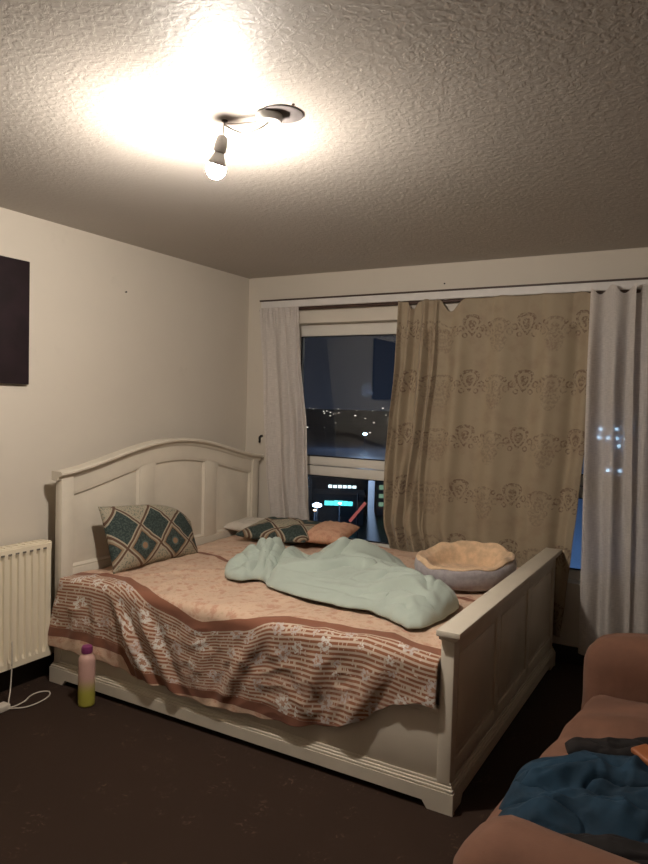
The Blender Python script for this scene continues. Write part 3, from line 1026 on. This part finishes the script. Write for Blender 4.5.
tilted([(.014, -.052), (.0175, -.062), (.025, -.078), (.0314, -.095)], top, 'bulb_neck', M_white)  # opaque down to the widest point, shaped to hold light off the ceiling
tilted([(.0314, -.095), (.0320, -.101), (.0322, -.108), (.030, -.119), (.023, -.130), (.012, -.137), (.004, -.139)], top, 'bulb', M_bulb)
dt = MB(); dt.lathe([(.004, 0), (.004, -.004)], (1.905, -2.42, H), 8)
tag(dt.build('ceiling_screw', M_dark), 'tiny brown screw in the ceiling beside the ceiling rose', 'screw')

# ================================================================== BOTTLE
bt = empty('water_bottle', (.475, -1.915, 0), 0, 'pink to lime green water bottle with purple cap standing on the carpet', 'bottle')
b_ = MB(); b_.lathe([(.034, 0), (.0385, .004), (.0395, .012), (.0395, .215), (.037, .232), (.030, .245), (.022, .252), (.021, .258)], (0, 0, 0), 48)
b_.build('body', M_bottle, bt, auto=50)
b_ = MB(); b_.lathe([(.0235, .256), (.0250, .259), (.0250, .284), (.0235, .289), (.010, .290)], (0, 0, 0), 36)
for k in range(24):
    a = 2 * PI * k / 24; b_.box((.0245 * math.cos(a) - .0012, .0245 * math.sin(a) - .0012, .260), (.0245 * math.cos(a) + .0012, .0245 * math.sin(a) + .0012, .282))
b_.build('cap', M_cap, bt, auto=50)

# ================================================================== CABLE
cb = empty('charging_cable', (.20, -2.155, 0), 0, 'thin white cable looped on the carpet below the radiator', 'cable')
def rc(p): return (p[0] - .20, p[1] + 2.12, p[2])
c_ = MB()
c_.tube([rc(p) for p in ((.16, -2.06, .30), (.155, -2.055, .18), (.165, -2.07, .07), (.20, -2.10, .006), (.21, -2.03, .005), (.18, -1.97, .005), (.175, -1.92, .005), (.21, -1.885, .005), (.255, -1.92, .005), (.275, -2.0, .005), (.265, -2.07, .006), (.22, -2.12, .008), (.20, -2.17, .005), (.23, -2.26, .005), (.30, -2.38, .005))], .0032, 8, smooth=8)
c_.build('cord', M_cable, cb, smooth=True)
MB().box((-.030, -.045, .0), (.022, .012, .030), .006).build('plug', M_cable, cb, auto=40)

# ================================================================== ARMCHAIR
ac = empty('armchair', (2.665, -2.10, 0), -.12, 'wide brown velour armchair at the lower right facing the bed', 'armchair')
def soft(lo, hi, r=.05, sub=5, puff=0.0, seed=0, wr=.004, arch_=0.0):
    """rounded upholstered block: a superellipsoid-like box with small wrinkles"""
    bm = bmesh.new(); bmesh.ops.create_cube(bm, size=2)
    bmesh.ops.subdivide_edges(bm, edges=bm.edges[:], cuts=18, use_grid_fill=True)
    c = Vector([(a + b) / 2 for a, b in zip(lo, hi)]); h = Vector([(b - a) / 2 for a, b in zip(lo, hi)])
    for v in bm.verts:
        p = Vector([v.co[i] * h[i] for i in range(3)])
        q = Vector([max(-(h[i] - r), min(h[i] - r, p[i])) for i in range(3)])
        d = p - q
        if d.length > 1e-6: p = q + d.normalized() * r
        nrm = (p - q)
        fx, fy = p.x / h.x, p.y / h.y
        if p.z > 0: p.z += puff * (1 - fx * fx) * (1 - fy * fy)
        w = nz((p.x + c.x) * 7 + seed, (p.y + c.y) * 7, (p.z + c.z) * 7) * wr
        p += (nrm.normalized() if nrm.length else Vector((0, 0, 0))) * w
        v.co = p + c
    mb = MB(); mb.bm.free(); mb.bm = bm
    return mb
# local: x=0 at the seat front, +x to the backrest; y=0 middle; arms at +-.6
soft((.02, -.68, .10), (.74, .62, .32), .03).build('seat_base', M_sofa, ac, smooth=True)
def arm(y0, y1, dz=0, x0=-.035):
    mb = soft((x0, y0, .06), (.80, y1, .650 + dz), .10, wr=.006)
    for v in mb.bm.verts:      # the arm droops a little to its front end
        t = 1 - ss(-.05, .25, v.co.x)
        if v.co.z > .35: v.co.z -= .03 * t * t
    return mb
ar = arm(.615, .86, 0, -.09).build('arm', M_sofa, ac, smooth=True)
ar2 = arm(-.86, -.62, .0, .065).build('arm', M_sofa, ac, smooth=True)
sc = soft((-.02, -.65, .315), (.62, .60, .465), .055, puff=.045, wr=.012, seed=4)
for v in sc.bm.verts:
    if v.co.z > .40:
        v.co.z += .014 * gau(v.co.y - .35 * v.co.x, .22, .06) - .016 * gau(v.co.y - .35 * v.co.x, .12, .035)
sc.build('seat_cushion', M_sofa, ac, smooth=True)
soft((.60, -.66, .30), (.86, .62, .92), .09, wr=.01).build('backrest', M_sofa, ac, smooth=True)
for x in (.06, .72):
    for y in (-.80, .76):
        MB().lathe([(.018, 0), (.024, .07)], (x, y, 0), 16).build('leg', M_dark, ac)

# ---- clothes on the seat
def clothes(name, poly_near, poly_far, m, label, cat, zt, seed, amp=.02, th=.006, parent=None):
    A = catmull([Vector(p) for p in poly_near], 10); B = catmull([Vector(p) for p in poly_far], 10)
    def fn(a, b):
        p = at(A, a).lerp(at(B, a), b)
        e = max(0, 1 - abs(2 * b - 1) ** 4) * max(0, 1 - abs(2 * a - 1) ** 6)
        x, y = p.x, p.y
        h = zt * e ** .5
        h += amp * e * (1 - 2.2 * abs(nz(x * 5 + seed, y * 6, seed))) + amp * .5 * e * (1 - 2.2 * abs(nz(x * 12 + seed, y * 11, 2)))
        h -= amp * .8 * e * math.exp(-(nz(x * 6 + y * 5 + seed, y * 9 - x * 3, 5) / .07) ** 2)
        h += amp * .25 * e * nz(x * 30, y * 26, seed)
        return (x, y, p.z + max(0, h), x, y)
    return grid(name, 120, 90, fn, m, thick=th)
jk = clothes('jacket', [(2.605, -2.52, .39), (2.70, -2.64, .49), (2.90, -2.60, .525), (3.12, -2.56, .53)],
             [(2.622, -2.205, .44), (2.70, -2.19, .485), (2.90, -2.13, .51), (3.12, -2.10, .515)], M_jacket,
             'dark blue jacket spread over the armchair seat', 'jacket', .016, 3, .030)
tag(jk, 'dark blue jacket spread over the armchair seat', 'jacket')
kn = clothes('dark_cloth', [(2.74, -2.17, .50), (2.85, -2.15, .51), (3.0, -2.12, .515), (3.14, -2.10, .515)],
             [(2.72, -2.10, .495), (2.85, -2.05, .51), (3.0, -2.01, .515), (3.14, -1.99, .515)], M_jackdark, '', '', .020, 8, .012)
bk = clothes('dark_cloth', [(2.66, -2.70, .47), (2.80, -2.725, .50), (2.95, -2.725, .52), (3.12, -2.72, .52)],
             [(2.70, -2.60, .47), (2.82, -2.59, .50), (2.95, -2.57, .51), (3.12, -2.55, .52)], M_jackdark, '', '', .035, 21, .012)
tag(bk, 'black crumpled cloth wedged between the blue jacket and the near arm of the armchair', 'cloth')
tag(kn, 'near-black crumpled cloth behind the blue jacket on the armchair, away from the near arm', 'cloth')
wl = soft((-.045, -.028, 0), (.045, .028, .018), .008, wr=.001)
ow = wl.build('wallet', M_orange, smooth=True)
ow.location = (2.955, -2.22, .566); ow.rotation_euler = (.10, .10, -.75)
tag(ow, 'orange tan leather wallet lying on the blue jacket at the photo edge', 'wallet')

# ================================================================== OUTSIDE AT NIGHT (the flat is about twenty metres up)
G = -25.0
M_ground = mat('wet dark asphalt', rough=.42, build=mottled((.06, .07, .09), .02, .3))
M_conc = mat('dark concrete facade', rough=.8, build=mottled((.10, .11, .14), .3, .1))
M_concb = mat('pale rendered facade', rough=.8, build=mottled((.35, .42, .55), .3, .1))
E_white = emis('lit office windows', (.75, .95, 1.0), 2.2, False)
E_cyan = emis('lit cyan shopfront', (.10, .80, .85), 2.0, False)
E_green = emis('lit greenish windows', (.45, .75, .50), .35, False)
E_blue = emis('blue-white lamp', (.50, .75, 1.0), 14, False)
E_warm = emis('amber lamp', (1.0, .70, .45), 6, False)
E_red = emis('red jib glow', (1.0, .25, .22), .35, False)  # glow set into the jib itself, which carries no lamp
gd = MB(); gd.box((-1800, 6, G - 1), (1500, 2500, G)); tag(gd.build('ground', M_ground), kind='structure')

def building(name, c, w, d, h, rz, m, label, rows, emat, cols=8, wh=1.2, wl_=1.0, drop=.25, fill=.76):
    b = empty(name, (c[0], c[1], G), rz, label, 'building')
    MB().box((-w / 2, 0, 0), (w / 2, d, h), .1).build('walls', m, b)
    MB().box((-w / 2 - .3, -.3, h), (w / 2 + .3, d + .3, h + .5)).build('roof', M_conc, b)
    r2 = random.Random(len(label))
    for z in rows:
        for k in range(cols):
            if r2.random() < drop: continue
            x0 = -wl_ * w / 2 + (k + .06) * wl_ * w / cols
            MB().box((x0, -.08, z), (x0 + wl_ * w / cols * fill, .05, z + wh * r2.uniform(.8, 1))).build('window', emat, b)
    return b
building('shop_building', (-67.7, 128, 0), 11, 8, 6.2, .5, M_conc, 'low dark building with a glowing cyan shopfront outside the window', (4.2,), E_cyan, 6, wh=1.1, wl_=.56, drop=0, fill=.93)
building('office_building', (-77.5, 147, 0), 14, 10, 7.5, .5, M_conc, 'dark office block with one row of white lit windows behind the cyan shop', (5.4,), E_white, 7, wh=.75, wl_=.6)
building('apartment_building', (-62, 147, 0), 10, 8, 11.5, .5, M_conc, 'block with rows of dim greenish lit windows seen left of the brown curtain', (2.2, 4.2, 6.2, 8.4), E_green, 6, wh=1.1, wl_=.9)
building('warehouse', (-1.5, 36, 0), 22, 10, 27, .06, M_concb, 'pale rendered building lit blue, seen in the gap beside the brown curtain', (), E_white)
def lamp_post(p, h, em, label, cat='street lamp', r=.35):
    o = empty('street_lamp', (p[0], p[1], G), 0, label, cat)
    MB().tube([(0, 0, 0), (0, 0, h)], .12, 8).build('pole', M_conc, o)
    MB().lathe([(r * .3, -.5 * r), (r, -.2 * r), (r, .2 * r), (r * .3, .5 * r)], (0, 0, h), 16).build('lamp_head', em, o, smooth=True)
lamp_post((-56.8, 99.8), -16.4 - G, E_blue, 'blue-white street lamp at the lower left of the open window', r=.8)
lamp_post((-173, 355), -15.9 - G, E_blue, 'bright blue-white floodlight in the haze at the right of the upper pane', r=1.3)
lamp_post((-48.6, 92.8), 10.5, E_warm, 'small amber street lamp by the road below the window', r=.28)
lamp_post((-53.0, 92.5), 9.0, E_warm, 'small amber street lamp nearest the blue-white lamp', r=.28)
# red and white barrier mast
mast = empty('crane', (-41.5, 85, G), .5, 'red and white jib standing by the road below the shopfront', 'crane')
MB().tube([(0, 0, 0), (0, 0, 13.5)], .12, 8).build('mast', M_conc, mast)
MB().tube([(-1.1, 0, 9.4), (1.1, 0, 12.2)], .22, 8).build('jib', E_red, mast)
# floodlights on the facade across the yard, seen through the right voile
for k, (x, z) in enumerate(((-2.35, .47), (-1.55, .51), (-1.0, .53), (-2.4, .03), (-1.95, 0), (-1.5, 0), (-1.1, 0), (-1.4, -.4), (-1.9, -1.75), (-1.3, -1.75))):
    y = 36.0 + (x + 1.5) * .06
    o = MB().lathe([(.05, .10), (.09, .0), (.10, -.05), (.06, -.10)], (0, 0, 0), 14, 'y').build('floodlight', E_blue, loc=(x, y - .12, z), smooth=True)
    tag(o, 'small blue-white floodlight shining through the right grey voile curtain', 'floodlight', 'floodlights seen through the right voile curtain')
# far city lights, beyond counting
cl = MB()
for k in range(150):
    D = rnd.uniform(500, 1500); azm = rnd.uniform(-.78, -.0)
    s_ = D * rnd.uniform(.0006, .0014)
    x, y = 3 + D * math.sin(azm), -4 + D * math.cos(azm)
    z = G + rnd.choice((2, 4, 8, 8, 10, 14)) + max(0, (D - 600) * .012)
    cl.box((x - s_, y - .2, z - s_ * .5), (x + s_, y + .2, z + s_ * .5))
tag(cl.build('city_lights', emis('distant city lamps', (.95, .85, .75), 1.4, False)), 'faint scattered lights of the distant city on the horizon', 'city lights', kind='stuff')

def plight(name, loc, power, color, size):  # unseen point lights without fixtures, added to brighten the ground outside
    l = bpy.data.lights.new(name, 'POINT'); l.energy = power; l.color = color; l.shadow_soft_size = size
    o = bpy.data.objects.new(name, l); COL.objects.link(o); o.location = loc
plight('street_fill_near', (-52, 88, G + 14), 4500, (.45, .70, 1), .8)
plight('street_fill_far', (-165, 340, G + 34), 60000, (.5, .68, 1), 4)
plight('street_fill_square', (-45, 150, G + 9), 1000, (.45, .75, 1), .8)
la = bpy.data.lights.new('facade_fill', 'AREA'); la.energy = 240; la.color = (.32, .58, 1); la.size = 3  # area light added in mid-air to light the pale facade blue
lo = bpy.data.objects.new('facade_fill', la); COL.objects.link(lo); lo.location = (-3.5, 29, -10); lo.rotation_euler = (math.radians(100), 0, 0)
